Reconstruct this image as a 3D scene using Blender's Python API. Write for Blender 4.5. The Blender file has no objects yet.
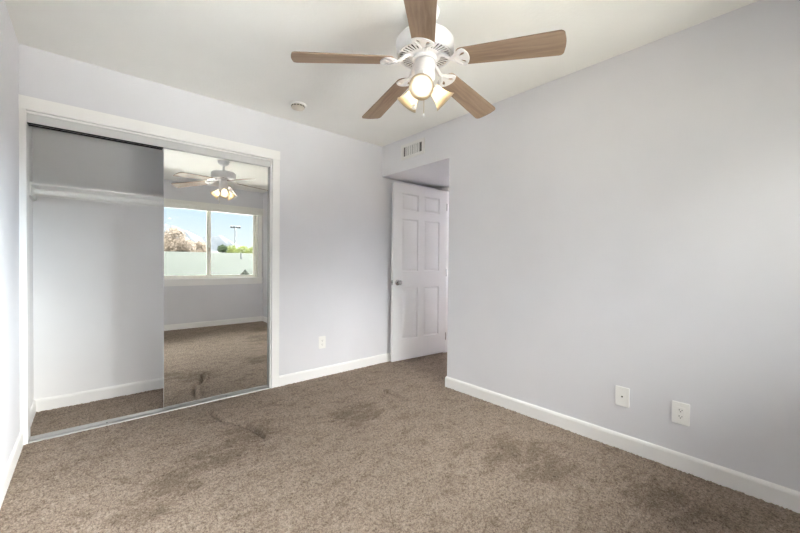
import bpy, bmesh, math, random
import numpy as np
from mathutils import Vector, Matrix
random.seed(4)
np.random.seed(4)
S = bpy.context.scene
COL = S.collection
PI = math.pi

# ------------------------------------------------------------------ camera
cd = bpy.data.cameras.new('camera')
cam = bpy.data.objects.new('camera', cd)
COL.objects.link(cam)
S.camera = cam
cd.sensor_width = 36.0
cd.lens = 353.295 / 800 * 36.0
cd.shift_y = 1.03 / 800
cd.clip_start = 0.02
cd.clip_end = 6000
YAW, PITCH, ROLL = 0.7185, -0.0137, 0.0092
_f = Vector((math.sin(YAW) * math.cos(PITCH), math.cos(YAW) * math.cos(PITCH), math.sin(PITCH)))
_r = Vector((math.cos(YAW), -math.sin(YAW), 0))
_u = _r.cross(_f)
_r2 = _r * math.cos(ROLL) + _u * math.sin(ROLL)
_u2 = _u * math.cos(ROLL) - _r * math.sin(ROLL)
cam.matrix_world = Matrix(((_r2.x, _u2.x, -_f.x, 0), (_r2.y, _u2.y, -_f.y, 0), (_r2.z, _u2.z, -_f.z, 1.1358), (0, 0, 0, 1)))

# ------------------------------------------------------------------ world, sun, exposure
SKY_LOBES = ((54, 9, 0.835, 0.97, 50.0), (-9, 16, 0.956, 0.995, 4.5), (5, 52, 0.70, 0.95, 6.0))
BULB = 8.5
w = bpy.data.worlds.new('world')
S.world = w
w.use_nodes = True
nt = w.node_tree
nt.nodes.clear()
def wn(t, **k):
    n = nt.nodes.new(t)
    for a, b in k.items():
        setattr(n, a, b)
    return n
tc = wn('ShaderNodeTexCoord')
sep = wn('ShaderNodeSeparateXYZ')
nt.links.new(tc.outputs['Generated'], sep.inputs[0])
ramp = wn('ShaderNodeValToRGB')                     # sky colour by height
nt.links.new(sep.outputs['Z'], ramp.inputs[0])
cr = ramp.color_ramp
cr.elements[0].position = 0.0
cr.elements[0].color = (0.90, 0.95, 0.99, 1)
cr.elements[1].position = 0.125
cr.elements[1].color = (0.66, 0.82, 0.97, 1)
e = cr.elements.new(0.06); e.color = (0.82, 0.91, 0.98, 1)
e = cr.elements.new(0.16); e.color = (0.97, 0.97, 0.965, 1)
nrm = wn('ShaderNodeVectorMath', operation='NORMALIZE')
nt.links.new(tc.outputs['Generated'], nrm.inputs[0])
tot = None
for az, el, c0, c1, amt in SKY_LOBES:                   # broad bright lobes added to the sky to light the room
    az, el = math.radians(az), math.radians(el)
    dotn = wn('ShaderNodeVectorMath', operation='DOT_PRODUCT')
    nt.links.new(nrm.outputs[0], dotn.inputs[0])
    dotn.inputs[1].default_value = (math.sin(az) * math.cos(el), -math.cos(az) * math.cos(el), math.sin(el))
    brt = wn('ShaderNodeMapRange', interpolation_type='SMOOTHSTEP')
    brt.inputs['From Min'].default_value = c0
    brt.inputs['From Max'].default_value = c1
    brt.inputs['To Min'].default_value = 0.0 if tot else 0.35
    brt.inputs['To Max'].default_value = amt
    nt.links.new(dotn.outputs['Value'], brt.inputs['Value'])
    if tot:
        ad = wn('ShaderNodeMath', operation='ADD')
        nt.links.new(tot, ad.inputs[0]); nt.links.new(brt.outputs[0], ad.inputs[1])
        tot = ad.outputs[0]
    else:
        tot = brt.outputs[0]
bg = wn('ShaderNodeBackground')
nt.links.new(ramp.outputs[0], bg.inputs['Color'])
nt.links.new(tot, bg.inputs['Strength'])
wo = wn('ShaderNodeOutputWorld')
nt.links.new(bg.outputs[0], wo.inputs[0])

sd = bpy.data.lights.new('sun', 'SUN')              # sun behind the house: it lights the yard, not the room
sun = bpy.data.objects.new('sun', sd)
COL.objects.link(sun)
sd.energy = 27.0
sd.angle = 0.01
sd.color = (1, 0.985, 0.96)
sun.rotation_euler = Vector((0.45, -0.50, -0.74)).to_track_quat('-Z', 'Y').to_euler()

pd = bpy.data.lights.new('window_portal', 'AREA')   # guides sampling through the window opening; gives no light itself
portal = bpy.data.objects.new('window_portal', pd)
COL.objects.link(portal)
pd.shape = 'RECTANGLE'
pd.size, pd.size_y = 1.66, 1.24
pd.cycles.is_portal = True
portal.location = (1.5525, -0.62, 1.452)
portal.rotation_euler = (math.pi / 2, 0, 0)

S.view_settings.view_transform = 'Standard'
S.view_settings.look = 'None'
S.view_settings.gamma = 1
S.view_settings.use_curve_mapping = False
S.view_settings.exposure = 1.87
S.render.engine = 'CYCLES'
S.cycles.use_denoising = True
S.cycles.max_bounces = 14
S.cycles.diffuse_bounces = 10
S.cycles.transparent_max_bounces = 16
S.cycles.sample_clamp_indirect = 8
S.cycles.caustics_reflective = False
S.cycles.caustics_refractive = False

# ------------------------------------------------------------------ materials
def lin(r, g, b):
    f = lambda c: (c / 255 / 12.92) if c <= 10.3 else ((c / 255 + 0.055) / 1.055) ** 2.4
    return (f(r), f(g), f(b), 1)
class N:
    def __init__(s, name, rough=0.5, color=(0.8, 0.8, 0.8, 1), metal=0.0, spec=0.5):
        s.m = bpy.data.materials.new(name)
        s.m.use_nodes = True
        s.t = s.m.node_tree
        s.b = s.t.nodes['Principled BSDF']
        s.out = s.t.nodes['Material Output']
        s.b.inputs['Base Color'].default_value = color
        s.b.inputs['Roughness'].default_value = rough
        s.b.inputs['Metallic'].default_value = metal
        s.b.inputs['Specular IOR Level'].default_value = spec
        s._c = None
    def n(s, t, **k):
        x = s.t.nodes.new(t)
        for a, b in k.items():
            if a.startswith('i_'):
                x.inputs[a[2:].replace('_', ' ')].default_value = b
            else:
                setattr(x, a, b)
        return x
    def l(s, a, b):
        s.t.links.new(a, b)
    def co(s):
        if s._c is None:
            s._c = s.n('ShaderNodeTexCoord')
        return s._c.outputs['Object']
    def noise(s, scale, detail=4, rough=0.5, stretch=None, rot=0.0, dist=0.0):
        x = s.n('ShaderNodeTexNoise', i_Scale=scale, i_Detail=detail, i_Roughness=rough, i_Distortion=dist)
        if stretch:
            mp = s.n('ShaderNodeMapping')
            mp.inputs['Scale'].default_value = stretch
            mp.inputs['Rotation'].default_value = (0, 0, rot)
            s.l(s.co(), mp.inputs[0])
            s.l(mp.outputs[0], x.inputs['Vector'])
        else:
            s.l(s.co(), x.inputs['Vector'])
        return x.outputs['Fac']
    def ramp(s, fac, stops):
        r = s.n('ShaderNodeValToRGB')
        c = r.color_ramp
        while len(c.elements) < len(stops):
            c.elements.new(0.5)
        for el, (p, v) in zip(c.elements, stops):
            el.position = p
            el.color = v
        s.l(fac, r.inputs[0])
        return r.outputs[0]
    def mix(s, a, b, fac, mode='MIX'):
        x = s.n('ShaderNodeMix', data_type='RGBA', blend_type=mode)
        for v, i in ((fac, 0), (a, 6), (b, 7)):
            if hasattr(v, 'type') and not isinstance(v, (float, tuple)):
                s.l(v, x.inputs[i])
            else:
                x.inputs[i].default_value = v
        return x.outputs[2]
    def bump(s, fac, strength, dist):
        x = s.n('ShaderNodeBump', i_Strength=strength, i_Distance=dist)
        s.l(fac, x.inputs['Height'])
        s.l(x.outputs[0], s.b.inputs['Normal'])
    def col(s, c):
        s.l(c, s.b.inputs['Base Color'])

def paint(name, c, rough=0.6, bump=0.0, scale=120, spec=0.3, var=0.02):
    k = N(name, rough, spec=spec)
    n = k.noise(2.3, 3)
    lo = tuple(x * (1 - var) for x in c[:3]) + (1,)
    hi = tuple(min(1, x * (1 + var)) for x in c[:3]) + (1,)
    k.col(k.ramp(n, [(0.3, lo), (0.7, hi)]))
    if bump:
        k.bump(k.noise(scale, 5), bump, 0.004)
    return k.m
M_wall = paint('lilac_grey_wall_paint', lin(225, 224.5, 228), 0.65, 0.10, 150)
M_ceil = paint('white_ceiling_paint', lin(240, 239, 235), 0.8, 0.35, 55)
M_trim = paint('white_trim_paint', lin(245, 244, 242), 0.35, 0.0, spec=0.5)
M_closet = paint('white_closet_paint', lin(240, 239, 239), 0.7, 0.08, 150)
M_door = paint('white_door_paint', lin(236, 235, 234), 0.38, 0.0, spec=0.5)
M_white = paint('white_enamel', lin(226, 226, 228), 0.3, 0.0, spec=0.5)
M_plate = paint('white_plastic', lin(244, 243, 240), 0.35, 0.0, spec=0.5)
M_ivory = paint('ivory_plastic', lin(214, 206, 192), 0.5)
M_track = paint('painted_track_metal', lin(212, 212, 211), 0.4, 0.0, spec=0.5)
M_blind = paint('blind_fabric', lin(240, 239, 234), 0.8)
M_vinyl = paint('window_vinyl', lin(240, 238, 230), 0.4)
M_almond = paint('almond_plastic', lin(190, 178, 150), 0.45)
M_dark = N('dark_gap', 0.9, lin(14, 13, 12), spec=0.1).m
M_slot = N('slot_black', 0.6, lin(38, 36, 34)).m
M_alum = N('brushed_aluminium', 0.42, lin(176, 174, 172), 0.9).m
M_nickel = N('satin_nickel', 0.18, lin(190, 188, 184), 1.0).m
M_brass = N('pale_brass', 0.3, lin(196, 182, 150), 1.0).m
M_grille = paint('grey_vent_metal', lin(228, 227, 225), 0.5)

k = N('mirror_silver', 0.0, (0.90, 0.91, 0.90, 1), 1.0)
M_mirror = k.m
k = N('mirror_edge_glass', 0.15, lin(168, 178, 172)); M_medge = k.m

# window glass: clear pane with a faint fresnel reflection
k = N('window_glass')
tr = k.n('ShaderNodeBsdfTransparent'); tr.inputs[0].default_value = (0.97, 0.985, 0.975, 1)
gl = k.n('ShaderNodeBsdfGlossy'); gl.inputs['Roughness'].default_value = 0.0
fr = k.n('ShaderNodeFresnel', i_IOR=1.3)
mx = k.n('ShaderNodeMixShader')
k.l(fr.outputs[0], mx.inputs[0]); k.l(tr.outputs[0], mx.inputs[1]); k.l(gl.outputs[0], mx.inputs[2])
k.l(mx.outputs[0], k.out.inputs['Surface'])
M_glass = k.m

# frosted amber bell shade
k = N('frosted_amber_glass')
tl = k.n('ShaderNodeBsdfTranslucent'); tl.inputs[0].default_value = (0.90, 0.80, 0.63, 1)
df = k.n('ShaderNodeBsdfDiffuse'); df.inputs[0].default_value = (0.24, 0.20, 0.14, 1)
gs = k.n('ShaderNodeBsdfGlossy'); gs.inputs['Roughness'].default_value = 0.25
m1 = k.n('ShaderNodeMixShader'); m1.inputs[0].default_value = 0.45
m2 = k.n('ShaderNodeMixShader'); m2.inputs[0].default_value = 0.04
k.l(tl.outputs[0], m1.inputs[1]); k.l(df.outputs[0], m1.inputs[2])
k.l(m1.outputs[0], m2.inputs[1]); k.l(gs.outputs[0], m2.inputs[2])
tp = k.n('ShaderNodeBsdfTransparent'); tp.inputs[0].default_value = (1.0, 0.93, 0.80, 1)
m3 = k.n('ShaderNodeMixShader'); m3.inputs[0].default_value = 0.0
k.l(m2.outputs[0], m3.inputs[1]); k.l(tp.outputs[0], m3.inputs[2])
k.l(m3.outputs[0], k.out.inputs['Surface'])
M_shade = k.m
k = N('glowing_bulb')
em = k.n('ShaderNodeEmission'); em.inputs[0].default_value = (1.0, 0.91, 0.77, 1); em.inputs[1].default_value = BULB
k.l(em.outputs[0], k.out.inputs['Surface'])
M_bulb = k.m

# blade wood, grain along local X
k = N('pale_walnut_blade', 0.6, spec=0.2)
g1 = k.noise(1.0, 5, 0.6, (3.0, 42.0, 3.0), dist=0.6)
g2 = k.noise(1.0, 3, 0.5, (1.2, 11.0, 1.0), dist=0.4)
c1 = k.ramp(g1, [(0.25, lin(108, 89, 75)), (0.5, lin(150, 128, 109)), (0.75, lin(176, 153, 132))])
c2 = k.ramp(g2, [(0.3, lin(120, 100, 84)), (0.7, lin(170, 147, 126))])
k.col(k.mix(c1, c2, 0.45))
k.bump(g1, 0.08, 0.001)
M_wood = k.m

# carpet: speckled brown cut pile with brushed-nap shading painted in as darker patches
k = N('brown_cut_pile_carpet', 0.95, spec=0.05)
sp = k.noise(150, 3, 0.75)
sp2 = k.noise(62, 3, 0.7)
base = k.ramp(sp, [(0.33, lin(58, 47, 39)), (0.47, lin(148, 132, 118)), (0.70, lin(212, 197, 182))])
base = k.mix(base, k.ramp(sp2, [(0.30, lin(88, 74, 63)), (0.48, lin(150, 134, 120)), (0.7, lin(188, 172, 157))]), 0.5)
def spot(cx, cy, rx, ry, rot):
    """1 at the middle of a patch of painted nap shading, 0 outside its edge"""
    mp = k.n('ShaderNodeMapping')
    mp.vector_type = 'TEXTURE'
    mp.inputs['Location'].default_value = (cx, cy, 0)
    mp.inputs['Rotation'].default_value = (0, 0, rot)
    mp.inputs['Scale'].default_value = (rx, ry, 1)
    k.l(k.co(), mp.inputs[0])
    le = k.n('ShaderNodeVectorMath', operation='LENGTH')
    k.l(mp.outputs[0], le.inputs[0])
    mr = k.n('ShaderNodeMapRange', interpolation_type='SMOOTHSTEP')
    mr.inputs['From Min'].default_value = 1.0
    mr.inputs['From Max'].default_value = 0.35
    k.l(le.outputs['Value'], mr.inputs['Value'])
    return mr.outputs[0]
def mth(op, a, b):
    x = k.n('ShaderNodeMath', operation=op)
    for i, v in enumerate((a, b)):
        if isinstance(v, (int, float)):
            x.inputs[i].default_value = v
        else:
            k.l(v, x.inputs[i])
    return x.outputs[0]
nap_shade = k.noise(1.0, 6, 0.68, (5.0, 9.0, 1.0), rot=0.5, dist=0.6)
fine = k.noise(1.0, 5, 0.7, (13.0, 20.0, 1.0), rot=0.35, dist=0.4)
zone = None
for sp_ in ((0.50, 2.22, 0.48, 0.22, 0.30), (0.78, 2.36, 0.25, 0.30, -0.5), (0.25, 2.02, 0.30, 0.16, 0.4), (1.90, 1.05, 0.30, 0.45, 0.2), (1.5, 2.2, 0.35, 0.25, 0.4), (2.1, 0.45, 0.25, 0.3, 0)):
    q_ = spot(*sp_)
    zone = q_ if zone is None else mth('MAXIMUM', zone, q_)
thr = mth('ADD', mth('ADD', mth('MULTIPLY', nap_shade, 0.6), mth('MULTIPLY', fine, 0.4)), mth('MULTIPLY', zone, -0.115))
dk = k.ramp(thr, [(0.35, (0.66, 0.64, 0.61, 1)), (0.45, (0.90, 0.89, 0.88, 1)), (0.50, (1.0, 1.0, 1.0, 1)), (0.62, (1.06, 1.06, 1.06, 1))])  # shading from the lean of the pile, put into the colour
c = k.mix(base, dk, 1.0, 'MULTIPLY')
k.col(c)
k.bump(sp, 0.8, 0.008)
M_carpet = k.m

def leafy(name, a, b, thin=False):
    k = N(name, 0.8, spec=0.1)
    c_ = k.ramp(k.noise(1.4, 4, 0.7), [(0.3, a), (0.7, b)])
    k.col(c_)
    if thin:
        t_ = k.n('ShaderNodeBsdfTranslucent')
        x_ = k.n('ShaderNodeMixShader')
        x_.inputs[0].default_value = 0.5
        k.l(c_, t_.inputs[0]); k.l(k.b.outputs[0], x_.inputs[1]); k.l(t_.outputs[0], x_.inputs[2])
        k.l(x_.outputs[0], k.out.inputs['Surface'])
    return k.m
M_autumn = leafy('russet_leaves', (0.075, 0.060, 0.046, 1), (0.14, 0.115, 0.095, 1), True)
M_lime = leafy('yellow_green_leaves', (0.055, 0.066, 0.018, 1), (0.085, 0.095, 0.032, 1), True)
M_green = leafy('dark_green_leaves', (0.018, 0.026, 0.014, 1), (0.030, 0.040, 0.022, 1), True)
M_pinkfl = leafy('pink_blossom', (0.030, 0.020, 0.020, 1), (0.042, 0.036, 0.035, 1), True)
M_bark = leafy('bark', (0.012, 0.010, 0.008, 1), (0.02, 0.017, 0.013, 1))
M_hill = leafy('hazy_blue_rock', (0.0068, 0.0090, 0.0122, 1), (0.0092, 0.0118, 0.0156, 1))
M_ground = leafy('pale_gravel', (0.10, 0.095, 0.08, 1), (0.14, 0.13, 0.11, 1))
M_bounce = leafy('pale_bounce', (0.74, 0.73, 0.71, 1), (0.80, 0.79, 0.77, 1))  # for the slab added to bounce light
M_stucco = leafy('pale_stucco', (0.021, 0.022, 0.020, 1), (0.025, 0.026, 0.024, 1))
M_cream = leafy('cream_stucco', (0.045, 0.042, 0.038, 1), (0.052, 0.049, 0.045, 1))
M_pole = N('galvanised_pole', 0.5, (0.006, 0.007, 0.009, 1)).m
k = N('pale_green_shingle', 0.9, spec=0.1)
br = k.n('ShaderNodeTexBrick', i_Scale=1.0)
br.inputs['Color1'].default_value = (0.0105, 0.0124, 0.0102, 1)
br.inputs['Color2'].default_value = (0.0125, 0.0146, 0.0120, 1)
br.inputs['Mortar'].default_value = (0.0088, 0.0105, 0.0085, 1)
br.inputs['Brick Width'].default_value = 0.9
br.inputs['Row Height'].default_value = 0.3
br.inputs['Mortar Size'].default_value = 0.02
k.l(k.co(), br.inputs['Vector'])
k.col(br.outputs['Color'])
M_roof = k.m

# ------------------------------------------------------------------ mesh helpers
def link(name, me, mat=None, parent=None, smooth=None):
    o = bpy.data.objects.new(name, me)
    COL.objects.link(o)
    if mat is not None:
        me.materials.clear()
        me.materials.append(mat)
    if parent is not None:
        o.parent = parent
    if smooth:
        for p in me.polygons:
            p.use_smooth = True
        if smooth is not True:
            me.set_sharp_from_angle(angle=math.radians(smooth))
    return o
def fin(name, bm, mat, parent=None, smooth=None, bevel=0.0, seg=2):
    if bevel:
        bmesh.ops.bevel(bm, geom=[e for e in bm.edges if len(e.link_faces) == 2 and e.calc_face_angle(0) > 0.6],
                        offset=bevel, segments=seg, profile=0.5, affect='EDGES', clamp_overlap=True)
    bmesh.ops.recalc_face_normals(bm, faces=bm.faces[:])
    me = bpy.data.meshes.new(name)
    bm.to_mesh(me)
    bm.free()
    return link(name, me, mat, parent, smooth)
def abox(bm, x0, x1, y0, y1, z0, z1):
    v = [bm.verts.new((x, y, z)) for x in (x0, x1) for y in (y0, y1) for z in (z0, z1)]
    for f in ((0, 1, 3, 2), (4, 6, 7, 5), (0, 4, 5, 1), (2, 3, 7, 6), (0, 2, 6, 4), (1, 5, 7, 3)):
        bm.faces.new([v[i] for i in f])
    return v
def box(name, mat, b, parent=None, bevel=0.0):
    bm = bmesh.new()
    for q in (b if isinstance(b[0], (tuple, list)) else [b]):
        abox(bm, *q)
    return fin(name, bm, mat, parent, 30 if bevel else None, bevel)
def lathe(bm, prof, n=48, M=Matrix()):
    rings = []
    for r, z in prof:
        if r < 1e-6:
            rings.append([bm.verts.new(M @ Vector((0, 0, z)))])
        else:
            rings.append([bm.verts.new(M @ Vector((r * math.cos(2 * PI * i / n), r * math.sin(2 * PI * i / n), z))) for i in range(n)])
    for a, b in zip(rings, rings[1:]):
        for i in range(n):
            j = (i + 1) % n
            if len(a) == 1 and len(b) == 1:
                continue
            if len(a) == 1:
                bm.faces.new((a[0], b[i], b[j]))
            elif len(b) == 1:
                bm.faces.new((a[i], a[j], b[0]))
            else:
                bm.faces.new((a[i], a[j], b[j], b[i]))
def tube(bm, pts, rad, n=12, caps=True):
    pts = [Vector(p) for p in pts]
    rad = rad if isinstance(rad, (list, tuple)) else [rad] * len(pts)
    rings = []
    ref = Vector((0, 0, 1))
    if abs((pts[1] - pts[0]).normalized().dot(ref)) > 0.9:
        ref = Vector((1, 0, 0))
    for i, p in enumerate(pts):
        t = (pts[min(i + 1, len(pts) - 1)] - pts[max(i - 1, 0)]).normalized()
        a = t.cross(ref).normalized()
        b = a.cross(t).normalized()
        rings.append([bm.verts.new(p + (a * math.cos(2 * PI * q / n) + b * math.sin(2 * PI * q / n)) * rad[i]) for q in range(n)])
    for A, B in zip(rings, rings[1:]):
        for i in range(n):
            j = (i + 1) % n
            bm.faces.new((A[i], A[j], B[j], B[i]))
    if caps:
        bm.faces.new(rings[0][::-1])
        bm.faces.new(rings[-1])
def sweep_profile(bm, path, prof):
    """extrude a 2-D profile (offset from the wall, height) along a floor path with mitred corners; offset is to the left of travel"""
    P = [Vector((x, y)) for x, y in path]
    rings = []
    for i, p in enumerate(P):
        d0 = (P[i] - P[i - 1]).normalized() if i else (P[1] - P[0]).normalized()
        d1 = (P[i + 1] - P[i]).normalized() if i < len(P) - 1 else d0
        n0, n1 = Vector((-d0.y, d0.x)), Vector((-d1.y, d1.x))
        m = (n0 + n1).normalized()
        m = m / max(0.2, m.dot(n0))
        rings.append([bm.verts.new((p.x + m.x * o, p.y + m.y * o, z)) for o, z in prof])
    n = len(prof)
    for A, B in zip(rings, rings[1:]):
        for i in range(n):
            j = (i + 1) % n
            bm.faces.new((A[i], A[j], B[j], B[i]))
    bm.faces.new(rings[0][::-1])
    bm.faces.new(rings[-1])
def plate(loops, t, bevel=0.0):
    """flat plate in XY with holes (loops of 2-D points), thickness t, as a mesh"""
    c = bpy.data.curves.new('tmp', 'CURVE')
    c.dimensions = '2D'
    c.fill_mode = 'BOTH'
    c.extrude = t / 2
    c.bevel_depth = bevel
    c.bevel_resolution = 1
    for lp in loops:
        s = c.splines.new('POLY')
        s.points.add(len(lp) - 1)
        for q, (x, y) in zip(s.points, lp):
            q.co = (x, y, 0, 1)
        s.use_cyclic_u = True
    o = bpy.data.objects.new('tmp', c)
    COL.objects.link(o)
    dg = bpy.context.evaluated_depsgraph_get()
    me = bpy.data.meshes.new_from_object(o.evaluated_get(dg))
    bpy.data.objects.remove(o)
    bpy.data.curves.remove(c)
    return me
def empty(name, loc=(0, 0, 0), rot=(0, 0, 0), parent=None):
    o = bpy.data.objects.new(name, None)
    COL.objects.link(o)
    o.location = loc
    o.rotation_euler = rot
    o.empty_display_size = 0.05
    if parent is not None:
        o.parent = parent
    return o
def tag(o, label, cat, group=None):
    o['label'] = label
    o['category'] = cat
    if group:
        o['group'] = group
    return o
def struct(o):
    o['kind'] = 'structure'
    return o

# ------------------------------------------------------------------ room dimensions (metres)
XL, XR = -0.327, 2.473           # left and right wall faces
YN, YF = -0.477, 3.148           # window wall and closet wall faces
H = 2.44
YA = 2.155                       # near corner of the door alcove
XA = 3.395                       # end wall of the alcove
ZA = 2.10                        # alcove ceiling
YB = 3.762                       # closet back wall
CX0, CX1, CZ = -0.297, 1.216, 2.045   # closet opening
CR = 1.36                        # closet right inside wall
T = 0.12

# ------------------------------------------------------------------ shell
# carpet floor as a fine grid whose tufts rise and fall by a few millimetres
def carpet(name, x0, x1, y0, y1, step):
    nx, ny = int((x1 - x0) / step) + 1, int((y1 - y0) / step) + 1
    gx, gy = np.meshgrid(np.linspace(x0, x1, nx), np.linspace(y0, y1, ny))
    rng = np.random.RandomState(3)
    z = rng.rand(ny, nx)
    z = -0.008 * z
    # two creases pushed up in the pile in front of the mirror door, one by the alcove
    def crease(pts, h, s):
        d = np.full(gx.shape, 9.0)
        e0 = np.hypot(gx - pts[0][0], gy - pts[0][1]); e1 = np.hypot(gx - pts[-1][0], gy - pts[-1][1])
        tap = np.clip(np.minimum(e0, e1) / 0.14, 0.25, 1)
        for (ax, ay), (bx, by) in zip(pts, pts[1:]):
            dx, dy = bx - ax, by - ay
            tt = np.clip(((gx - ax) * dx + (gy - ay) * dy) / (dx * dx + dy * dy), 0, 1)
            d = np.minimum(d, np.hypot(gx - ax - tt * dx, gy - ay - tt * dy))
        return h * tap * np.exp(-(d / s) ** 2)
    for pts, dep in (([(0.662, 3.038), (0.679, 2.87), (0.714, 2.69)], 0.026), ([(0.745, 2.684), (0.806, 2.551), (0.844, 2.403), (0.852, 2.333), (0.835, 2.26)], 0.030), ([(1.90, 2.52), (1.949, 2.458), (1.976, 2.31), (1.957, 2.098)], 0.020)):
        z += crease([(x - 0.004, y) for x, y in pts], -1.8 * dep, 0.016)
        z += crease([(x + 0.030, y + 0.008) for x, y in pts], 0.4 * dep, 0.016)
    v = np.stack([gx, gy, z], -1).reshape(-1, 3).astype(np.float32)
    i = np.arange(nx * ny).reshape(ny, nx)
    q = np.stack([i[:-1, :-1], i[:-1, 1:], i[1:, 1:], i[1:, :-1]], -1).reshape(-1, 4).astype(np.int32)
    me = bpy.data.meshes.new(name)
    me.vertices.add(len(v)); me.vertices.foreach_set('co', v.ravel())
    me.loops.add(q.size); me.loops.foreach_set('vertex_index', q.ravel())
    me.polygons.add(len(q)); me.polygons.foreach_set('loop_start', np.arange(0, q.size, 4, dtype=np.int32))
    me.update()
    me.validate()
    return struct(link(name, me, M_carpet, None, True))
carpet('floor', XL - 0.02, XA + 1.2, YN - 0.02, YB + 0.02, 0.0072)
struct(box('floor_slab', M_dark, (XL - T, XA + 1.3, YN - T, YB + T, -0.15, -0.075)))
struct(box('ceiling', M_ceil, (XL - T, XA + 1.3, YN - T, YB + T, H, H + 0.1)))
struct(box('wall_left', M_wall, (XL - T, XL, YN - T, YB + T, -0.01, H)))
bm = bmesh.new()
_o = [(YN - T, -0.01), (YA, -0.01), (YA, ZA), (YF, ZA), (YF, H), (YN - T, H)]      # the right wall with the header over the alcove
_a = [bm.verts.new((XR, y, z)) for y, z in _o]
_b = [bm.verts.new((XR + T, y, z)) for y, z in _o]
bm.faces.new(_a); bm.faces.new(_b[::-1])
for i in range(6):
    bm.faces.new((_a[i], _a[(i + 1) % 6], _b[(i + 1) % 6], _b[i]))
struct(fin('wall_right', bm, M_wall, None, 30, 0.004))
struct(box('ceiling_alcove', M_wall, (XR + T - 0.01, XA + 0.1, YA - T + 0.005, YF, ZA + 0.0005, H - 0.001)))
# closet wall: above the closet opening and to the right of it, running on into the alcove
struct(box('wall_closet', M_wall, [(XL, CX1 + 0.004, YF, YF + T, CZ + 0.004, H), (CX1 + 0.004, XA + 0.1, YF, YF + T, -0.01, H), (XL, CX0 - 0.004, YF, YF + T, -0.01, CZ + 0.004)]))
struct(box('wall_closet_back', M_closet, (XL, CR + T, YB, YB + T, -0.01, H)))
struct(box('wall_closet_right', M_closet, (CR, CR + T, YF + T, YB, -0.01, H)))
struct(box('wall_closet_left', M_closet, (XL, XL + 0.003, YF + T, YB, -0.01, H)))
# window wall with its hole
WX0, WX1, WZ0, WZ1 = 0.72, 2.385, 0.835, 2.07
struct(box('wall_window', M_wall, [(XL, WX0, YN - T, YN, -0.01, H), (WX1, XR, YN - T, YN, -0.01, H), (WX0, WX1, YN - T, YN, -0.01, WZ0), (WX0, WX1, YN - T, YN, WZ1, H)]))
# alcove end wall with the doorway, dark hall beyond
DY0, DY1, DZ = 2.215, 2.992, 2.045
struct(box('wall_alcove', M_wall, [(XA, XA + 0.11, YA - T, DY0 - 0.02, -0.01, H), (XA, XA + 0.11, DY1 + 0.02, YF, -0.01, H), (XA, XA + 0.11, DY0 - 0.02, DY1 + 0.02, DZ + 0.02, H)]))
struct(box('wall_alcove_near', M_wall, (XR + T, XA, YA - T, YA, -0.01, H)))
struct(box('wall_hall', M_wall, [(XA + 1.2, XA + 1.3, YA - 0.6, YF + 0.5, -0.01, H), (XA + 0.11, XA + 1.2, YA - 0.6, YA - 0.5, -0.01, H), (XA + 0.11, XA + 1.2, YF + 0.0, YF + 0.1, -0.01, H)]))

# baseboards: flat board with a sloped top
BP = [(0, 0.0), (0.013, 0.0), (0.013, 0.074), (0.0105, 0.084), (0.005, 0.092), (0, 0.092)]
BP = [(o, z - 0.008) for o, z in BP]
BP = [(o, z + (0.006 if z > 0 else 0)) for o, z in BP]
def baseboard(name, path):
    bm = bmesh.new()
    sweep_profile(bm, path, BP)
    return struct(fin(name, bm, M_trim))
baseboard('baseboard_right', [(XR + 0.11, YA), (XR, YA), (XR, YN)][::-1] if False else [(XR, YN), (XR, YA), (XA, YA)])
baseboard('baseboard_closet', [(XA, YF), (CX1 + 0.072, YF)])
baseboard('baseboard_left', [(XL, YF), (XL, YN)])
baseboard('baseboard_window', [(XL, YN), (XR, YN)])
baseboard('baseboard_closet_inside', [(CR, YF + T), (CR, YB), (XL + 0.003, YB), (XL + 0.003, YF + T + 0.02)])

# closet casing
struct(box('trim_1', M_trim, (XL, CX1 + 0.072, YF - 0.019, YF, CZ + 0.003, CZ + 0.084), bevel=0.003))          # head board
struct(box('trim_2', M_trim, (CX1 + 0.004, CX1 + 0.070, YF - 0.016, YF, -0.006, CZ + 0.003), bevel=0.003))     # right board
struct(box('trim_3', M_trim, (XL, CX0 - 0.002, YF - 0.013, YF, -0.006, CZ + 0.003), bevel=0.003))               # left board
struct(box('trim_4', M_trim, [(CX0 - 0.006, CX0, YF - 0.008, YF + T, -0.006, CZ), (CX1 - 0.010, CX1, YF - 0.006, YF + T, -0.006, CZ), (CX0, CX1 - 0.01, YF - 0.006, YF + T, CZ - 0.012, CZ)], bevel=0.001))   # jamb lining

# doorway casing and jamb in the alcove
struct(box('trim_5', M_trim, [(XA - 0.016, XA, DY1 + 0.006, DY1 + 0.064, -0.006, DZ + 0.05), (XA - 0.016, XA, DY0 - 0.04, DY0 - 0.006, -0.006, DZ + 0.05), (XA - 0.016, XA, DY0 - 0.006, DY1 + 0.006, DZ - 0.004, DZ + 0.05)], bevel=0.002))
struct(box('trim_6', M_trim, [(XA, XA + 0.11, DY1, DY1 + 0.02, -0.006, DZ), (XA, XA + 0.11, DY0 - 0.02, DY0, -0.006, DZ), (XA, XA + 0.11, DY0 - 0.02, DY1 + 0.02, DZ, DZ + 0.02)]))

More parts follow.
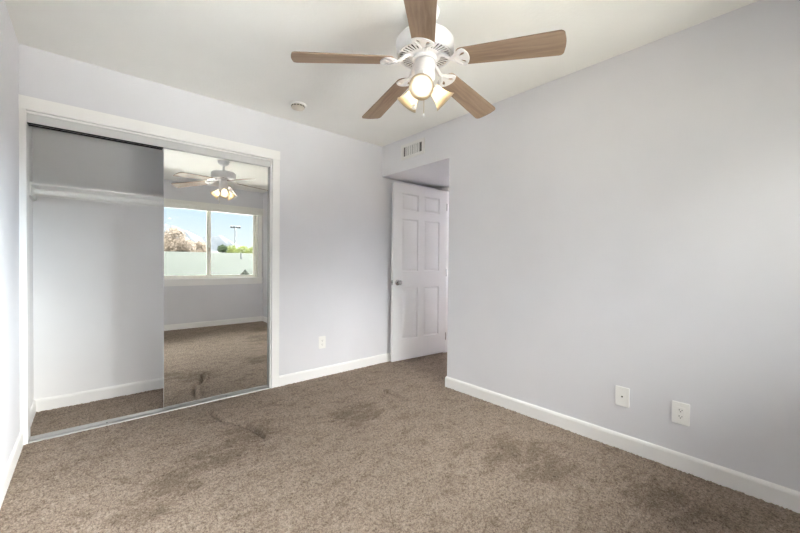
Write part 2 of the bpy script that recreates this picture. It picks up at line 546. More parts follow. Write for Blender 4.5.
# ------------------------------------------------------------------ six-panel door
def panel_leaf(W, Hh, t):
    bm = bmesh.new()
    xs = [0, 0.115, 0.345, 0.445, 0.675, W]
    k_ = Hh / 2.02
    zs = [0, 0.24 * k_, 0.83 * k_, 1.02 * k_, 1.62 * k_, 1.72 * k_, 1.91 * k_, Hh]
    s = W / 0.79
    xs = [0, 0.115 * s, 0.350 * s, 0.440 * s, 0.675 * s, W]
    for side, y in ((-1, -t / 2), (1, t / 2)):
        g = [[bm.verts.new((x, y, z)) for z in zs] for x in xs]
        for i in range(len(xs) - 1):
            for j in range(len(zs) - 1):
                q = [g[i][j], g[i + 1][j], g[i + 1][j + 1], g[i][j + 1]]
                if i in (1, 3) and j in (1, 3, 5):
                    x0, x1, z0, z1 = xs[i], xs[i + 1], zs[j], zs[j + 1]
                    prev = q
                    for ins, dep in ((0.006, 0.011), (0.017, 0.0125), (0.038, 0.003)):
                        yy = y - side * dep
                        cur = [bm.verts.new(c) for c in ((x0 + ins, yy, z0 + ins), (x1 - ins, yy, z0 + ins), (x1 - ins, yy, z1 - ins), (x0 + ins, yy, z1 - ins))]
                        for a in range(4):
                            b = (a + 1) % 4
                            bm.faces.new((prev[a], prev[b], cur[b], cur[a]))
                        prev = cur
                    bm.faces.new(prev)
                else:
                    bm.faces.new(q)
    bm.verts.ensure_lookup_table()
    n = len(xs) * len(zs)
    # edges of the slab
    def strip(a, b):
        bm.faces.new((a[0], a[1], b[1], b[0]))
    eps = 1e-5
    for coord, val in ((0, 0), (0, W), (2, 0), (2, Hh)):
        oth = 2 if coord == 0 else 0
        A = sorted([v for v in bm.verts if abs(v.co[coord] - val) < eps and abs(v.co.y + t / 2) < eps], key=lambda v: v.co[oth])
        B = sorted([v for v in bm.verts if abs(v.co[coord] - val) < eps and abs(v.co.y - t / 2) < eps], key=lambda v: v.co[oth])
        for i in range(len(A) - 1):
            bm.faces.new((A[i], A[i + 1], B[i + 1], B[i]))
    return bm
DH = Vector((3.362, 2.982))
DE = Vector((2.556, 3.056))
dv = DE - DH
dW = dv.length
door = struct(empty('door_1', (DH.x, DH.y, 0.016), (0, 0, math.atan2(dv.y, dv.x))))
fin('door_slab', panel_leaf(dW, 2.022, 0.035), M_door, door, 25)
def knob_bm(side):
    bm = bmesh.new()
    Mx = Matrix.Translation((dW - 0.062, side * 0.0175, 0.895)) @ Matrix.Rotation(-side * PI / 2, 4, 'X')
    lathe(bm, [(0.0, 0.028), (0.011, 0.028), (0.012, 0.034), (0.022, 0.042), (0.0265, 0.050), (0.0265, 0.058), (0.022, 0.066), (0.012, 0.069), (0, 0.069)], 32, Mx)
    return bm
def rose_bm(side):
    bm = bmesh.new()
    Mx = Matrix.Translation((dW - 0.062, side * 0.0175, 0.895)) @ Matrix.Rotation(-side * PI / 2, 4, 'X')
    lathe(bm, [(0.0, 0.0), (0.032, 0.0), (0.032, 0.004), (0.026, 0.010), (0.012, 0.013), (0.011, 0.030), (0, 0.030)], 32, Mx)
    return bm
for s_ in (-1, 1):
    kb = fin('door_knob', knob_bm(s_), M_nickel, door, 40)
    fin('knob_rose', rose_bm(s_), M_nickel, kb, 40)
lp = box('latch_plate', M_nickel, (dW - 0.0005, dW + 0.0015, -0.012, 0.012, 0.867, 0.923), door)
box('latch_bolt', M_nickel, (dW + 0.0015, dW + 0.011, -0.006, 0.006, 0.885, 0.905), lp)
for z in (0.20, 1.0, 1.82):
    bm = bmesh.new()
    tube(bm, [(-0.004, 0.018, z - 0.045), (-0.004, 0.018, z + 0.045)], 0.006, 12)
    abox(bm, -0.003, -0.0003, -0.012, 0.018, z - 0.044, z + 0.044)
    fin('hinge', bm, M_nickel, door, 40)

# ------------------------------------------------------------------ closet: mirror door, tracks, shelf, rod
MX0, MX1 = 0.412, 1.196
mir = tag(empty('mirror_door', (MX0, YF + 0.022, 0.012)), 'tall frameless sliding mirror door at the right half of the closet', 'mirror door')
mw = MX1 - MX0
box('mirror_glass', M_mirror, (0.0, mw - 0.006, -0.005, 0.0, 0.016, 1.985), mir)
box('backing_panel', M_closet, (0.0, mw - 0.006, 0.0005, 0.018, 0.016, 1.985), mir)
bm = bmesh.new()
abox(bm, 0.0, mw, -0.008, 0.020, 0.0, 0.0155)
fin('bottom_rail', bm, M_alum, mir, 30, 0.002)
box('top_rail', M_track, (0.0, mw, 0.0005, 0.020, 1.986, 2.005), mir)
box('edge_strip', M_alum, (mw - 0.0055, mw, -0.007, 0.019, 0.016, 1.985), mir)
tt = tag(empty('door_track', (0, YF, 0)), 'long grey sliding door track with fascia across the closet opening top', 'track')
x0, x1 = CX0 + 0.0008, CX1 - 0.0108
box('fascia', M_track, [(x0, x1, 0.004, 0.009, 1.986, CZ - 0.013), (x0, x1, -0.0015, 0.009, 1.978, 1.988)], tt)
box('channel_shade', M_dark, [(x0, MX0 - 0.003, 0.0095, 0.046, 1.9785, 2.020), (x0, MX0 - 0.003, 0.053, 0.098, 1.980, 2.020), (x0, x1, 0.0095, 0.096, 2.0201, 2.030)], tt)  # solid dark blocks stand in for the shaded inside of the channel
box('guide_rib', M_track, (x0, MX0 - 0.003, 0.0465, 0.0525, 1.979, 2.0199), tt)
box('mounting_strip', M_track, (x0, x1, 0.0095, 0.096, 2.0305, CZ - 0.013), tt)
bt = tag(empty('floor_track', (0, YF, 0)), 'narrow ribbed metal floor track under the sliding mirror door', 'track')
bm = bmesh.new()
prof = [(-0.012, -0.004), (-0.010, 0.004), (0.004, 0.007), (0.010, 0.007), (0.011, 0.0035), (0.034, 0.0035), (0.035, 0.010), (0.040, 0.010), (0.041, 0.0035), (0.064, 0.0035), (0.065, 0.009), (0.076, 0.007), (0.080, -0.004)]
ra = [bm.verts.new((x0, y, z)) for y, z in prof]
rb = [bm.verts.new((x1, y, z)) for y, z in prof]
for i in range(len(prof) - 1):
    bm.faces.new((ra[i], ra[i + 1], rb[i + 1], rb[i]))
bm.faces.new(ra); bm.faces.new(rb[::-1]); bm.faces.new((ra[0], rb[0], rb[-1], ra[-1]))
fin('track_channel', bm, M_alum, bt)
for xs_ in (0.08, 0.85):
    bm = bmesh.new()
    lathe(bm, [(0, 0.006), (0.0035, 0.006), (0.0045, 0.0036)], 12, Matrix.Translation((xs_, 0.022, 0.0)))
    fin('screw', bm, M_dark, bt)

sh = tag(empty('closet_shelf', (0, YB, 1.646)), 'long white shelf board high on the closet back wall', 'shelf')
box('shelf_board', M_trim, (XL + 0.0035, CR - 0.001, -0.312, -0.001, 0.0, 0.014), sh, 0.002)
box('wall_cleat', M_trim, (XL + 0.023, CR - 0.021, -0.019, -0.001, -0.040, -0.0005), sh, 0.002)
box('end_cleat', M_trim, (XL + 0.0035, XL + 0.0225, -0.318, -0.001, -0.078, -0.0005), sh, 0.002)
box('end_cleat', M_trim, (CR - 0.020, CR - 0.001, -0.318, -0.001, -0.078, -0.0005), sh, 0.002)
rodo = tag(empty('closet_rod', (0, YB - 0.235, 1.609)), 'round white hanging rod under the closet shelf', 'rod')
bm = bmesh.new(); tube(bm, [(XL + 0.0235, 0, 0), (CR - 0.022, 0, 0)], 0.0195, 24); fin('rod', bm, M_trim, rodo, 40)
for xe, sg in ((XL + 0.0228, 1), (CR - 0.0205, -1)):
    bm = bmesh.new()
    lathe(bm, [(0, 0), (0.031, 0), (0.031, 0.004), (0.024, 0.012), (0.0205, 0.012), (0.0202, 0.001)], 24, Matrix.Translation((xe, 0, 0)) @ Matrix.Rotation(sg * PI / 2, 4, 'Y'))
    fin('rod_socket', bm, M_plate, rodo, 40)

# ------------------------------------------------------------------ wall plates
def rot_to(normal_axis):
    # local plate: X across, Y up, Z out of the wall
    if normal_axis == '-X':
        return Matrix(((0, 0, -1, 0), (-1, 0, 0, 0), (0, 1, 0, 0), (0, 0, 0, 1)))
    return Matrix(((1, 0, 0, 0), (0, 0, -1, 0), (0, 1, 0, 0), (0, 0, 0, 1)))
def rrect(w_, h_, r, n=5):
    out = []
    for cx, cy, a0 in ((w_ / 2 - r, h_ / 2 - r, 0), (-w_ / 2 + r, h_ / 2 - r, 90), (-w_ / 2 + r, -h_ / 2 + r, 180), (w_ / 2 - r, -h_ / 2 + r, 270)):
        for i in range(n + 1):
            a = math.radians(a0 + 90 * i / n)
            out.append((cx + r * math.cos(a), cy + r * math.sin(a)))
    return out
def circ(cx, cy, r, n=20):
    return [(cx + r * math.cos(2 * PI * i / n), cy + r * math.sin(2 * PI * i / n)) for i in range(n)]
def placed(me, z):
    me.transform(Matrix.Translation((0, 0, z)))
    return me
def face_plate(root, holes, w_=0.073, h_=0.116):
    link('wall_plate', placed(plate([rrect(w_, h_, 0.004)] + holes, 0.0045, 0.0012), 0.0036), M_plate, root, 30)
def screw(root, x, y, z=0.006):
    bm = bmesh.new()
    lathe(bm, [(0, 0.0012), (0.0025, 0.001), (0.0033, 0)], 14, Matrix.Translation((x, y, z)))
    fin('screw', bm, M_grille, root, 40)
def receptacle(root, kind):
    if kind == 'insert':
        ins = link('receptacle', placed(plate([rrect(0.0345, 0.068, 0.003)], 0.004, 0.0008), 0.0060), M_plate, root, 30)
        zz = 0.0089
        cs = (0.0175, -0.0175)
        screw(root, 0, 0.048); screw(root, 0, -0.048)
    else:
        ins = None
        cs = (0.0195, -0.0195)
        screw(root, 0, 0)
        zz = 0.0078
    for cy in cs:
        par = ins
        if kind != 'insert':
            lpp = [(max(-0.0172, min(0.0172, 0.0172 * 1.25 * math.cos(a))), cy + 0.0142 * math.sin(a)) for a in [2 * PI * i / 28 for i in range(28)]]
            par = link('receptacle', placed(plate([lpp], 0.003, 0.0005), 0.0057), M_plate, root, 30)
        bm = bmesh.new()
        for sx, hh in ((-0.0063, 0.0040), (0.0063, 0.0033)):
            abox(bm, sx - 0.0013, sx + 0.0013, cy + 0.002 - hh, cy + 0.002 + hh, zz - 0.001, zz + 0.0002)
        lathe(bm, [(0, zz + 0.0002), (0.0026, zz + 0.0002), (0.0026, zz - 0.001)], 14, Matrix.Translation((0, cy - 0.0075, 0)))
        fin('plug_slots', bm, M_slot, par)
o1 = empty('power_outlet'); o1.matrix_world = Matrix.Translation((XR, 0.4385, 0.312)) @ rot_to('-X')
tag(o1, 'white power outlet with two sockets, low on the right wall nearest the camera', 'outlet')
face_plate(o1, [], 0.077, 0.118)
receptacle(o1, 'insert')
o2 = empty('cable_plate'); o2.matrix_world = Matrix.Translation((XR, 0.726, 0.322)) @ rot_to('-X')
tag(o2, 'blank white wall plate with one dark cable jack, left of the right-wall outlet', 'wall plate')
face_plate(o2, [circ(0, 0.0, 0.0052)])
bm = bmesh.new()
lathe(bm, [(0, 0.009), (0.0018, 0.009), (0.0018, 0.0075), (0.0030, 0.0075), (0.0046, 0.0105), (0.0048, 0.001), (0, 0.001)], 20)
fin('cable_jack', bm, M_slot, o2, 40)
screw(o2, 0, 0.042); screw(o2, 0, -0.042)
o3 = empty('power_outlet'); o3.matrix_world = Matrix.Translation((1.730, YF, 0.336)) @ rot_to('-Y')
tag(o3, 'small white power outlet low on the wall between mirror closet and door', 'outlet')
face_plate(o3, [], 0.072, 0.118)
receptacle(o3, 'duplex')

# ------------------------------------------------------------------ air vent above the door alcove
vt = empty('air_vent'); vt.matrix_world = Matrix.Translation((XR, 2.645, 2.292)) @ rot_to('-X')
tag(vt, 'white rectangular air vent with upright louvers above the door alcove', 'air vent')
vw, vh = 0.345, 0.152
iw, ih = 0.272, 0.098
link('vent_frame', placed(plate([rrect(vw, vh, 0.003), rrect(iw, ih, 0.002)], 0.006, 0.0015), 0.0048), M_grille, vt, 30)
box('vent_backing', M_dark, (-iw / 2, iw / 2, -ih / 2, ih / 2, 0.0003, 0.0012), vt)
NL = 10
for i in range(NL):
    bm = bmesh.new()
    cx = -iw / 2 + iw * (i + 0.5) / NL
    a = math.radians(48 if i in (0, 9) else (-12 if i % 3 else -34))
    hw = 0.0088
    dx, dz = hw * math.cos(a), hw * math.sin(a)
    zc = 0.0092
    dz = min(abs(dz), 0.0072) * (1 if a > 0 else -1)
    A = [(cx - dx, zc - dz), (cx, zc + 0.001), (cx + dx, zc + dz)]
    ra = [bm.verts.new((x, -ih / 2, z)) for x, z in A] + [bm.verts.new((x, -ih / 2, z - 0.0008)) for x, z in A[::-1]]
    rb = [bm.verts.new((x, ih / 2, z)) for x, z in A] + [bm.verts.new((x, ih / 2, z - 0.0008)) for x, z in A[::-1]]
    for q in range(6):
        r = (q + 1) % 6
        bm.faces.new((ra[q], ra[r], rb[r], rb[q]))
    bm.faces.new(ra[::-1]); bm.faces.new(rb)
    fin('louver', bm, M_grille, vt)
for sx in (-1, 1):
    screw(vt, sx * (vw / 2 - 0.018), 0, 0.0085)

# ------------------------------------------------------------------ smoke detector
sdv = tag(empty('smoke_detector', (1.296, 2.786, H)), 'small round off-white smoke detector on the ceiling near the closet wall', 'smoke detector')
bm = bmesh.new(); lathe(bm, [(0, -0.0005), (0.067, -0.0005), (0.068, -0.004), (0.066, -0.012), (0, -0.012)], 40); fin('mounting_ring', bm, M_plate, sdv, 40)
bm = bmesh.new(); lathe(bm, [(0.055, -0.0125), (0.056, -0.018), (0.050, -0.032), (0.035, -0.037), (0, -0.038)], 40); cvr = fin('cover', bm, M_ivory, sdv, 50)
bm = bmesh.new()
for i in range(14):
    a0 = 2 * PI * (i + 0.15) / 14
    a1 = 2 * PI * (i + 0.85) / 14
    v = [bm.verts.new((r * math.cos(a), r * math.sin(a), z)) for r, z in ((0.0568, -0.0175), (0.0545, -0.0235)) for a in (a0, a1)]
    bm.faces.new((v[0], v[1], v[3], v[2]))
fin('vent_slots', bm, M_slot, cvr)

# ------------------------------------------------------------------ ceiling fan with light kit
FX, FY = 1.307, 1.314
fan = tag(empty('ceiling_fan', (FX, FY, H)), 'white ceiling fan with five pale wood blades and three lit bell shades', 'ceiling fan')
def fz(z):
    return z - H
bm = bmesh.new()
lathe(bm, [(0, -0.0005), (0.072, -0.0005), (0.073, -0.006), (0.069, -0.020), (0.058, -0.042), (0.038, -0.058), (0.020, -0.066), (0.0, -0.066)], 40)
fin('canopy', bm, M_white, fan, 45)
bm = bmesh.new(); tube(bm, [(0, 0, -0.064), (0, 0, fz(2.312))], 0.0125, 20); fin('downrod', bm, M_white, fan, 40)
bm = bmesh.new()
lathe(bm, [(0, 0.012), (0.026, 0.012), (0.030, 0.0), (0.105, -0.004), (0.136, -0.012), (0.149, -0.028), (0.150, -0.078), (0.146, -0.092), (0.141, -0.100), (0.138, -0.096), (0.136, -0.082), (0, -0.082)], 64, Matrix.Translation((0, 0, fz(2.305))))
mh = fin('motor_housing', bm, M_white, fan, 35)
loops = [circ(0, 0, 0.139, 72), circ(0, 0, 0.045, 40)]
NS = 40
for i in range(NS):
    a = 2 * PI * (i + 0.5) / NS
    ca, sa = math.cos(a), math.sin(a)
    loops.append([(r * ca - t * sa, r * sa + t * ca) for r, t in ((0.080, -0.0032), (0.129, -0.0052), (0.129, 0.0052), (0.080, 0.0032))])
link('slotted_plate', placed(plate(loops, 0.003, 0.0), fz(2.205)), M_white, fan)
bm = bmesh.new(); lathe(bm, [(0.135, 0), (0.0, 0)], 48, Matrix.Translation((0, 0, fz(2.2195)))); fin('slot_shade', bm, M_dark, fan)  # dark disc stands in for the shade seen through the slots
bm = bmesh.new(); lathe(bm, [(0, 0), (0.060, 0), (0.064, -0.004), (0.064, -0.014), (0.060, -0.018), (0, -0.018)], 48, Matrix.Translation((0, 0, fz(2.2025)))); fin('flywheel', bm, M_white, fan, 35)
bm = bmesh.new()
lathe(bm, [(0, 0), (0.049, 0), (0.052, -0.004), (0.052, -0.060), (0.050, -0.064), (0.054, -0.067), (0.055, -0.080), (0.048, -0.092), (0.030, -0.104), (0.012, -0.108), (0.010, -0.116), (0, -0.118)], 48, Matrix.Translation((0, 0, fz(2.182))))
fin('switch_housing', bm, M_white, fan, 35)
# blades
def blade_mesh():
    r0, r1 = 0.175, 0.664
    o = []
    w0, w1, rc = 0.054, 0.071, 0.022
    o.append((r0 + 0.02, -w0)); 
    for i in range(7):
        a = -PI / 2 + PI / 2 * i / 6
        o.append((r1 - rc + rc * math.cos(a), -w1 + rc + rc * math.sin(a)))
    o.append((r1 + 0.005, -0.02)); o.append((r1 + 0.006, 0)); o.append((r1 + 0.005, 0.02))
    for i in range(7):
        a = PI / 2 * i / 6
        o.append((r1 - rc + rc * math.cos(a), w1 - rc + rc * math.sin(a)))
    o.append((r0 + 0.02, w0))
    for i in range(1, 8):
        a = PI / 2 + PI * i / 8
        o.append((r0 + 0.02 + 0.03 * math.cos(a), w0 * math.sin(a)))
    bm = bmesh.new()
    for q in range(1):
        lo = [bm.verts.new((x, y, -0.003)) for x, y in o]
        hi = [bm.verts.new((x, y, 0.003)) for x, y in o]
        bm.faces.new(lo[::-1]); bm.faces.new(hi)
        n = len(o)
        for i in range(n):
            bm.faces.new((lo[i], lo[(i + 1) % n], hi[(i + 1) % n], hi[i]))
    bmesh.ops.recalc_face_normals(bm, faces=bm.faces[:])
    me = bpy.data.meshes.new('blade'); bm.to_mesh(me); bm.free()
    return me
BM = blade_mesh()
def iron_pad():
    out = []
    for i in range(13):                      # outer bowed edge
        a = math.radians(-62 + 124 * i / 12)
        out.append((0.178 + 0.050 * math.cos(a) + 0.006, 0.0545 * math.sin(a) / math.sin(math.radians(62))))
    out += [(0.190, 0.050), (0.172, 0.036), (0.156, 0.018), (0.146, 0.011), (0.130, 0.009), (0.130, -0.009), (0.146, -0.011), (0.156, -0.018), (0.172, -0.036), (0.190, -0.050)]
    def drop(cx, cy, ang, L, W_):
        q = []
        for i in range(14):
            t = 2 * PI * i / 14
            x = L * math.cos(t); y = W_ * math.sin(t) * (0.65 + 0.35 * math.cos(t))
            q.append((cx + x * math.cos(ang) - y * math.sin(ang), cy + x * math.sin(ang) + y * math.cos(ang)))
        return q
    return [out, drop(0.200, 0.021, 0.62, 0.020, 0.0120), drop(0.200, -0.021, -0.62, 0.020, 0.0120)]
PADM = placed(plate(iron_pad(), 0.004, 0.0015), -0.0065)
bm = bmesh.new()
tube(bm, [(0.060, 0, 0.030), (0.085, 0, 0.030), (0.105, 0, 0.022), (0.125, 0, 0.004), (0.142, 0, -0.007), (0.160, 0, -0.0075)], [0.012, 0.012, 0.0105, 0.0095, 0.010, 0.007], 12)
for s_ in (1, -1):
    tube(bm, [(0.150, s_ * 0.004, -0.0085), (0.172, s_ * 0.018, -0.010), (0.195, s_ * 0.043, -0.009)], [0.005, 0.005, 0.003], 8)
bmesh.ops.recalc_face_normals(bm, faces=bm.faces[:])
ARMM = bpy.data.meshes.new('arm'); bm.to_mesh(ARMM); bm.free()
AZ = [150.8, 78.8, 6.8, 294.8, 222.8]
for a in AZ:
    b = bpy.data.objects.new('fan_blade', BM); COL.objects.link(b)
    if not BM.materials: BM.materials.append(M_wood)
    b.parent = fan
    b.location = (0, 0, fz(2.181))
    b.rotation_mode = 'XYZ'
    b.matrix_local = Matrix.Translation((0, 0, fz(2.184))) @ Matrix.Rotation(math.radians(a), 4, 'Z') @ Matrix.Rotation(math.radians(5.6), 4, 'Y') @ Matrix.Rotation(math.radians(-12), 4, 'X')
    p_ = bpy.data.objects.new('blade_bracket', PADM); COL.objects.link(p_)
    if not PADM.materials: PADM.materials.append(M_white)
    p_.parent = b
    q_ = bpy.data.objects.new('bracket_arm', ARMM); COL.objects.link(q_)
    if not ARMM.materials:
        ARMM.materials.append(M_white)
        for pg in ARMM.polygons: pg.use_smooth = True
    q_.parent = b
# light kit
LAZ = [217.5, 337.5, 97.5]
SPRO = [(0.021, 0.0), (0.027, -0.006), (0.031, -0.022), (0.034, -0.044), (0.040, -0.066), (0.050, -0.086), (0.0615, -0.102)]
SPRI = [(r - 0.003, z + 0.0005) for r, z in SPRO[::-1]]
for a in LAZ:
    ar = math.radians(a)
    d = Vector((math.cos(ar), math.sin(ar), 0))
    tilt = math.radians(40)
    ax = (d * math.cos(tilt) + Vector((0, 0, -1)) * math.sin(tilt)).normalized()
    mouth = d * 0.120 + Vector((0, 0, fz(1.992)))
    neck = mouth - ax * 0.100
    # local -Z points along ax
    Rm = ax.to_track_quat('-Z', 'Y').to_matrix().to_4x4()
    MT = Matrix.Translation(neck) @ Rm
    bm = bmesh.new()
    prof = SPRO + SPRI
    lathe(bm, prof, 40, MT)
    shd = fin('lamp_shade', bm, M_shade, fan, True)
    bm = bmesh.new()
    lathe(bm, [(0, 0.016), (0.020, 0.016), (0.0245, 0.008), (0.0285, -0.006), (0.0275, -0.012), (0.0255, -0.012), (0.020, 0.0), (0, 0.0)], 32, MT)
    fin('shade_holder', bm, M_white, fan, 35)
    bm = bmesh.new()
    lathe(bm, [(0, -0.004), (0.012, -0.006), (0.013, -0.024), (0.017, -0.036), (0.0225, -0.050), (0.0235, -0.062), (0.020, -0.076), (0.011, -0.086), (0, -0.089)], 28, MT)
    fin('bulb', bm, M_bulb, shd, True)
    bm = bmesh.new()
    st = d * 0.040 + Vector((0, 0, fz(2.108)))
    p3 = neck - ax * 0.012
    tube(bm, [st, st + d * 0.012 + Vector((0, 0, -0.004)), p3 - ax * 0.012, p3], 0.010, 14)
    fin('lamp_arm', bm, M_white, fan, 40)
# pull chains
def cpos(dx_right, z, back=0.0):
    R_ = Vector((0.7528, -0.6581, 0)); F_ = Vector((0.6582, 0.7527, 0))
    return R_ * dx_right + F_ * back + Vector((0, 0, fz(z)))
for dx, z1, fob in ((-0.056, 1.935, 0.012), (-0.006, 1.885, 0.0045)):
    st = cpos(dx * 0.95, 2.115, -0.03 if dx < -0.01 else -0.05)
    en = Vector((st.x, st.y, fz(z1)))
    bm = bmesh.new()
    tube(bm, [st, en], 0.0014, 8)
    ch = fin('pull_chain', bm, M_plate if fob > 0.01 else M_brass, fan, True)
    bm = bmesh.new()
    if fob > 0.01:
        lathe(bm, [(0, 0.012), (0.004, 0.010), (0.010, 0.003), (0.012, -0.004), (0.010, -0.011), (0, -0.015)], 20, Matrix.Translation(en))
    else:
        lathe(bm, [(0, 0.008), (0.003, 0.006), (0.0045, -0.004), (0.003, -0.012), (0, -0.013)], 16, Matrix.Translation(en))
    fin('pull_fob', bm, M_plate, ch, True)

# ------------------------------------------------------------------ window, sill, blind
win = struct(empty('window_1', (0, YN, 0)))
bm = bmesh.new()
for q in ((WX0, WX0 + 0.035, -0.115, -0.035, WZ0, WZ1), (WX1 - 0.035, WX1, -0.115, -0.035, WZ0, WZ1), (WX0 + 0.035, WX1 - 0.035, -0.115, -0.035, WZ0, WZ0 + 0.022), (WX0 + 0.035, WX1 - 0.035, -0.115, -0.035, WZ1 - 0.03, WZ1)):
    abox(bm, *q)
fin('window_frame', bm, M_vinyl, win)
XM = 1.557
for (a, b, ya) in ((WX0 + 0.036, XM + 0.028, -0.072), (XM - 0.028, WX1 - 0.036, -0.098)):
    bm = bmesh.new()
    z0, z1 = WZ0 + 0.023, WZ1 - 0.031
    for q in ((a, a + 0.032, ya - 0.012, ya + 0.012, z0, z1), (b - 0.032, b, ya - 0.012, ya + 0.012, z0, z1), (a + 0.032, b - 0.032, ya - 0.012, ya + 0.012, z0, z0 + 0.028), (a + 0.032, b - 0.032, ya - 0.012, ya + 0.012, z1 - 0.03, z1)):
        abox(bm, *q)
    sa = fin('sash', bm, M_vinyl, win)
    box('window_pane', M_glass, (a + 0.030, b - 0.030, ya - 0.002, ya + 0.002, z0 + 0.026, z1 - 0.028), sa)
box('sash_latch', M_almond, (XM - 0.008, XM + 0.010, -0.0595, -0.050, 1.30, 1.37), win, 0.002)
box('casing_board', M_trim, (WX1, WX1 + 0.062, 0.0005, 0.016, WZ0 + 0.002, 2.0), win, 0.002)
box('casing_board', M_trim, (WX0 - 0.062, WX0, 0.0005, 0.016, WZ0 + 0.002, 2.0), win, 0.002)
box('sill_board', M_trim, (WX0 - 0.075, WX1 + 0.066, -0.034, 0.048, WZ0 - 0.022, WZ0 + 0.0015), win, 0.004)
box('sill_apron', M_trim, (WX0 - 0.062, WX1 + 0.062, 0.0005, 0.020, WZ0 - 0.118, WZ0 - 0.0225), win, 0.003)

bl = tag(empty('window_blind', ((WX0 + WX1) / 2, YN, 2.13)), 'off-white blind pulled up in a flat bundle above the window', 'blind')
bw = (WX1 - WX0) / 2 + 0.072
box('headrail', M_blind, (-bw, bw, 0.004, 0.062, -0.058, 0.0), bl, 0.004)
bm = bmesh.new()
for i in range(5):
    z = -0.0595 - i * 0.009
    abox(bm, -bw + 0.006, bw - 0.006, 0.014 + 0.004 * (i % 2), 0.046 - 0.007 * (i % 2), z - 0.0085, z)
fin('folded_fabric', bm, M_blind, bl)
box('bottom_rail', M_blind, (-bw + 0.004, bw - 0.004, 0.010, 0.058, -0.132, -0.106), bl, 0.004)

# ------------------------------------------------------------------ outdoors, seen through the window in the mirror
GZ = -2.85
def grid_ground():
    bm = bmesh.new()
    abox(bm, -400, 900, -1600, YN - 0.3, GZ - 0.3, GZ)
    return fin('ground', bm, M_ground)
struct(grid_ground())
struct(box('bounce_slab', M_bounce, (1.0, 60, -28.5, -6.5, GZ, GZ + 0.06)))  # unseen pale slab added to bounce sunlight up into the room
def house(name, label, x0, x1, y_eave, y_ridge, z_eave, z_ridge, mroof, mwall, over=0.5):
    r = tag(empty(name, ((x0 + x1) / 2, y_ridge, GZ)), label, 'house')
    ox, oy = -(x0 + x1) / 2, -y_ridge
    yb = 2 * y_ridge - y_eave
    bm = bmesh.new()
    abox(bm, x0 + over + ox, x1 - over + ox, yb + over + oy, y_eave - over + oy, 0.0, z_eave - GZ - 0.02)
    fin('house_wall', bm, mwall, r)
    bm = bmesh.new()
    t = 0.16
    pr = [(y_eave + oy, z_eave - GZ), (y_ridge + oy, z_ridge - GZ), (yb + oy, z_eave - GZ), (yb + oy, z_eave - GZ - t), (y_ridge + oy, z_ridge - GZ - t), (y_eave + oy, z_eave - GZ - t)]
    A = [bm.verts.new((x0 + ox, y, z)) for y, z in pr]
    B = [bm.verts.new((x1 + ox, y, z)) for y, z in pr]
    for i in range(6):
        j = (i + 1) % 6
        bm.faces.new((A[i], A[j], B[j], B[i]))
    bm.faces.new((A[0], A[1], A[4], A[5])); bm.faces.new((A[1], A[2], A[3], A[4]))
    bm.faces.new((B[0], B[1], B[4], B[5])); bm.faces.new((B[1], B[2], B[3], B[4]))
    fin('house_roof', bm, mroof, r)
    bm = bmesh.new()
    for q in ((x0 + 0.01, x1 - 0.01, y_eave, y_eave + 0.04, z_eave - 0.22, z_eave + 0.02),):
        abox(bm, q[0] + ox, q[1] + ox, q[2] + oy, q[3] + oy, q[4] - GZ, q[5] - GZ)
    fin('fascia_board', bm, M_stucco, r)
    return r, ox, oy
hr, ox, oy = house('house', 'low house with a long pale green roof, filling the lower window view', -6, 30, -29.9, -38.7, -0.22, 2.12, M_roof, M_stucco)
bm = bmesh.new(); tube(bm, [(12.9 + ox, -36.0 + oy, 1.40 - GZ), (12.9 + ox, -36.0 + oy, 2.05 - GZ)], 0.09, 12); fin('vent_pipe', bm, M_pole, hr, 40)
h2, _, _ = house('house', 'small white building far off between the trees beyond the green roof', 15.2, 20.5, -66, -69, 2.35, 3.0, M_stucco, M_stucco)
h3, _, _ = house('house', 'nearer pale roof corner low at the right of the window view', 9.5, 22.0, -18.5, -23.8, -1.35, 0.50, M_roof, M_cream, 0.4)

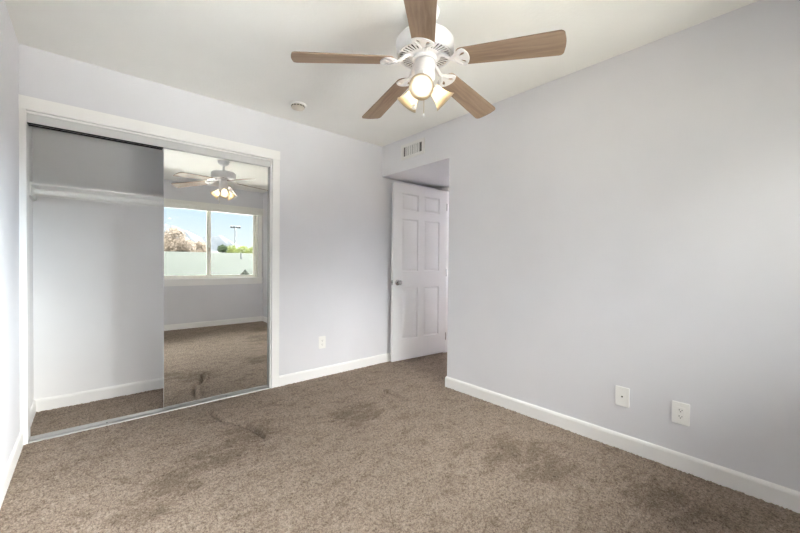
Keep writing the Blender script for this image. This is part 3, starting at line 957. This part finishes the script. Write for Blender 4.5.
def blob_leaves(bm, cx, cy, cz, rx, ry, rz, n, size):
    for _ in range(n):
        while True:
            v = Vector((random.uniform(-1, 1), random.uniform(-1, 1), random.uniform(-1, 1)))
            if 0.25 < v.length < 1:
                break
        c = Vector((cx + v.x * rx, cy + v.y * ry, cz + v.z * rz))
        a = Vector((random.gauss(0, 1), random.gauss(0, 1), random.gauss(0, 1))).normalized()
        b = a.orthogonal().normalized()
        s = size * random.uniform(0.6, 1.3)
        bm.faces.new([bm.verts.new(c + a * s), bm.verts.new(c + b * s * 0.5), bm.verts.new(c - a * s), bm.verts.new(c - b * s * 0.5)])
def tree(name, label, x, y, ztop, width, mat, n=5, leaves=260, size=0.30, group=None, low=0.35):
    r = tag(empty(name, (x, y, GZ)), label, 'tree', group)
    h = ztop - GZ
    bm = bmesh.new()
    tube(bm, [(0, 0, 0), (0.1, 0.05, h * 0.35), (0.0, 0.1, h * 0.6)], [0.22, 0.16, 0.08], 10)
    for i in range(5):
        a = 2 * PI * i / 5 + random.random()
        tube(bm, [(0.08, 0.05, h * (0.35 + 0.04 * i)), (math.cos(a) * width * 0.15, math.sin(a) * width * 0.15, h * 0.6), (math.cos(a) * width * 0.3, math.sin(a) * width * 0.3, h * 0.78)], [0.09, 0.06, 0.02], 8)
    fin('trunk', bm, M_bark, r, True)
    bm = bmesh.new()
    for i in range(n):
        a = 2 * PI * i / n
        rr = width * 0.26 if i else 0
        rb = width * random.uniform(0.22, 0.30)
        zc = h * random.uniform(low + 0.2, 0.74) if i else h - rb * 0.95
        blob_leaves(bm, math.cos(a) * rr, math.sin(a) * rr, zc, rb, rb, min(rb, h - zc), leaves, size)
        blob_leaves(bm, math.cos(a) * rr, math.sin(a) * rr, h * (low + 0.12), rb, rb, rb * 0.8, leaves // 2, size)
    fin('foliage', bm, mat, r)
    return r
tree('russet_tree', 'broad pinkish brown tree beyond the roof, at the left of the window view', 9.0, -52.5, 5.9, 5.2, M_autumn, 9, 1500, 0.12)
tree('russet_tree', 'shorter pinkish brown tree right of the broad one, beyond the roof', 13.2, -57.5, 4.3, 3.4, M_autumn, 6, 900, 0.12)
tree('green_tree', 'dark green bush-like tree at the left end of the yellow-green row', 14.8, -51, 3.6, 2.6, M_green, 6, 700, 0.11)
tree('yellow_green_tree', 'rounded yellow-green tree next to the dark green one, beyond the roof', 17.1, -54.5, 3.75, 3.4, M_lime, 7, 900, 0.12)
tree('yellow_green_tree', 'yellow-green tree just right of the tall light pole, beyond the roof', 20.0, -58.2, 3.85, 3.6, M_lime, 7, 900, 0.12)
tree('yellow_green_tree', 'yellow-green tree at the right end of the row beyond the roof', 23.0, -62, 3.95, 3.8, M_lime, 7, 900, 0.12)
tree('flowering_bush', 'pink flowering bush low at the right corner of the window view', 8.55, -16.5, 0.10, 1.0, M_pinkfl, 5, 120, 0.09, low=0.6)

# tall light pole
lpz = 7.95
pl = tag(empty('light_pole', (22.1, -70, GZ)), 'tall thin floodlight pole rising above the yellow-green trees', 'light pole')
bm = bmesh.new(); tube(bm, [(0, 0, 0), (0, 0, lpz - GZ)], [0.17, 0.11], 12); fin('pole', bm, M_pole, pl, 40)
bm = bmesh.new(); abox(bm, -0.95, 0.95, -0.06, 0.06, lpz - GZ - 0.1, lpz - GZ + 0.02); fin('crossarm', bm, M_pole, pl)
for i in range(4):
    bm = bmesh.new()
    x = -0.78 + 0.52 * i
    lathe(bm, [(0, 0.22), (0.10, 0.20), (0.19, 0.05), (0.21, -0.12), (0, -0.10)], 16, Matrix.Translation((x, 0.12, lpz - GZ + 0.18)) @ Matrix.Rotation(0.7, 4, 'X'))
    fin('floodlight', bm, M_pole, pl, 40)

# mountain ridge
RP = [(-900, 60), (-300, 95), (60, 150), (170, 130), (229.7, 128), (285, 108), (313, 88), (345, 93), (380, 100), (404, 92), (440, 70), (490, 51), (560, 44), (700, 62), (1000, 40), (1600, 30)]
xs = np.arange(-900, 1600, 9.0)
zr = np.interp(xs, [p[0] for p in RP], [p[1] for p in RP])
rng = np.random.RandomState(8)
zr = zr + np.convolve(rng.randn(len(xs)), np.ones(3) / 3, 'same') * 3.5
bm = bmesh.new()
rows = []
for j, (yy, f) in enumerate(((-1150, 0.0), (-1270, 0.30), (-1390, 0.66), (-1500, 1.0), (-1600, 0.7), (-1750, 0.2))):
    rows.append([bm.verts.new((x, yy + rng.uniform(-14, 14) if 0 < f < 1 else yy, GZ + (z - GZ) * f * (1 if f in (0, 1) else rng.uniform(0.93, 1.05)))) for x, z in zip(xs, zr)])
for A, B in zip(rows, rows[1:]):
    for i in range(len(xs) - 1):
        bm.faces.new((A[i], A[i + 1], B[i + 1], B[i]))
struct(fin('mountain', bm, M_hill, None, True))
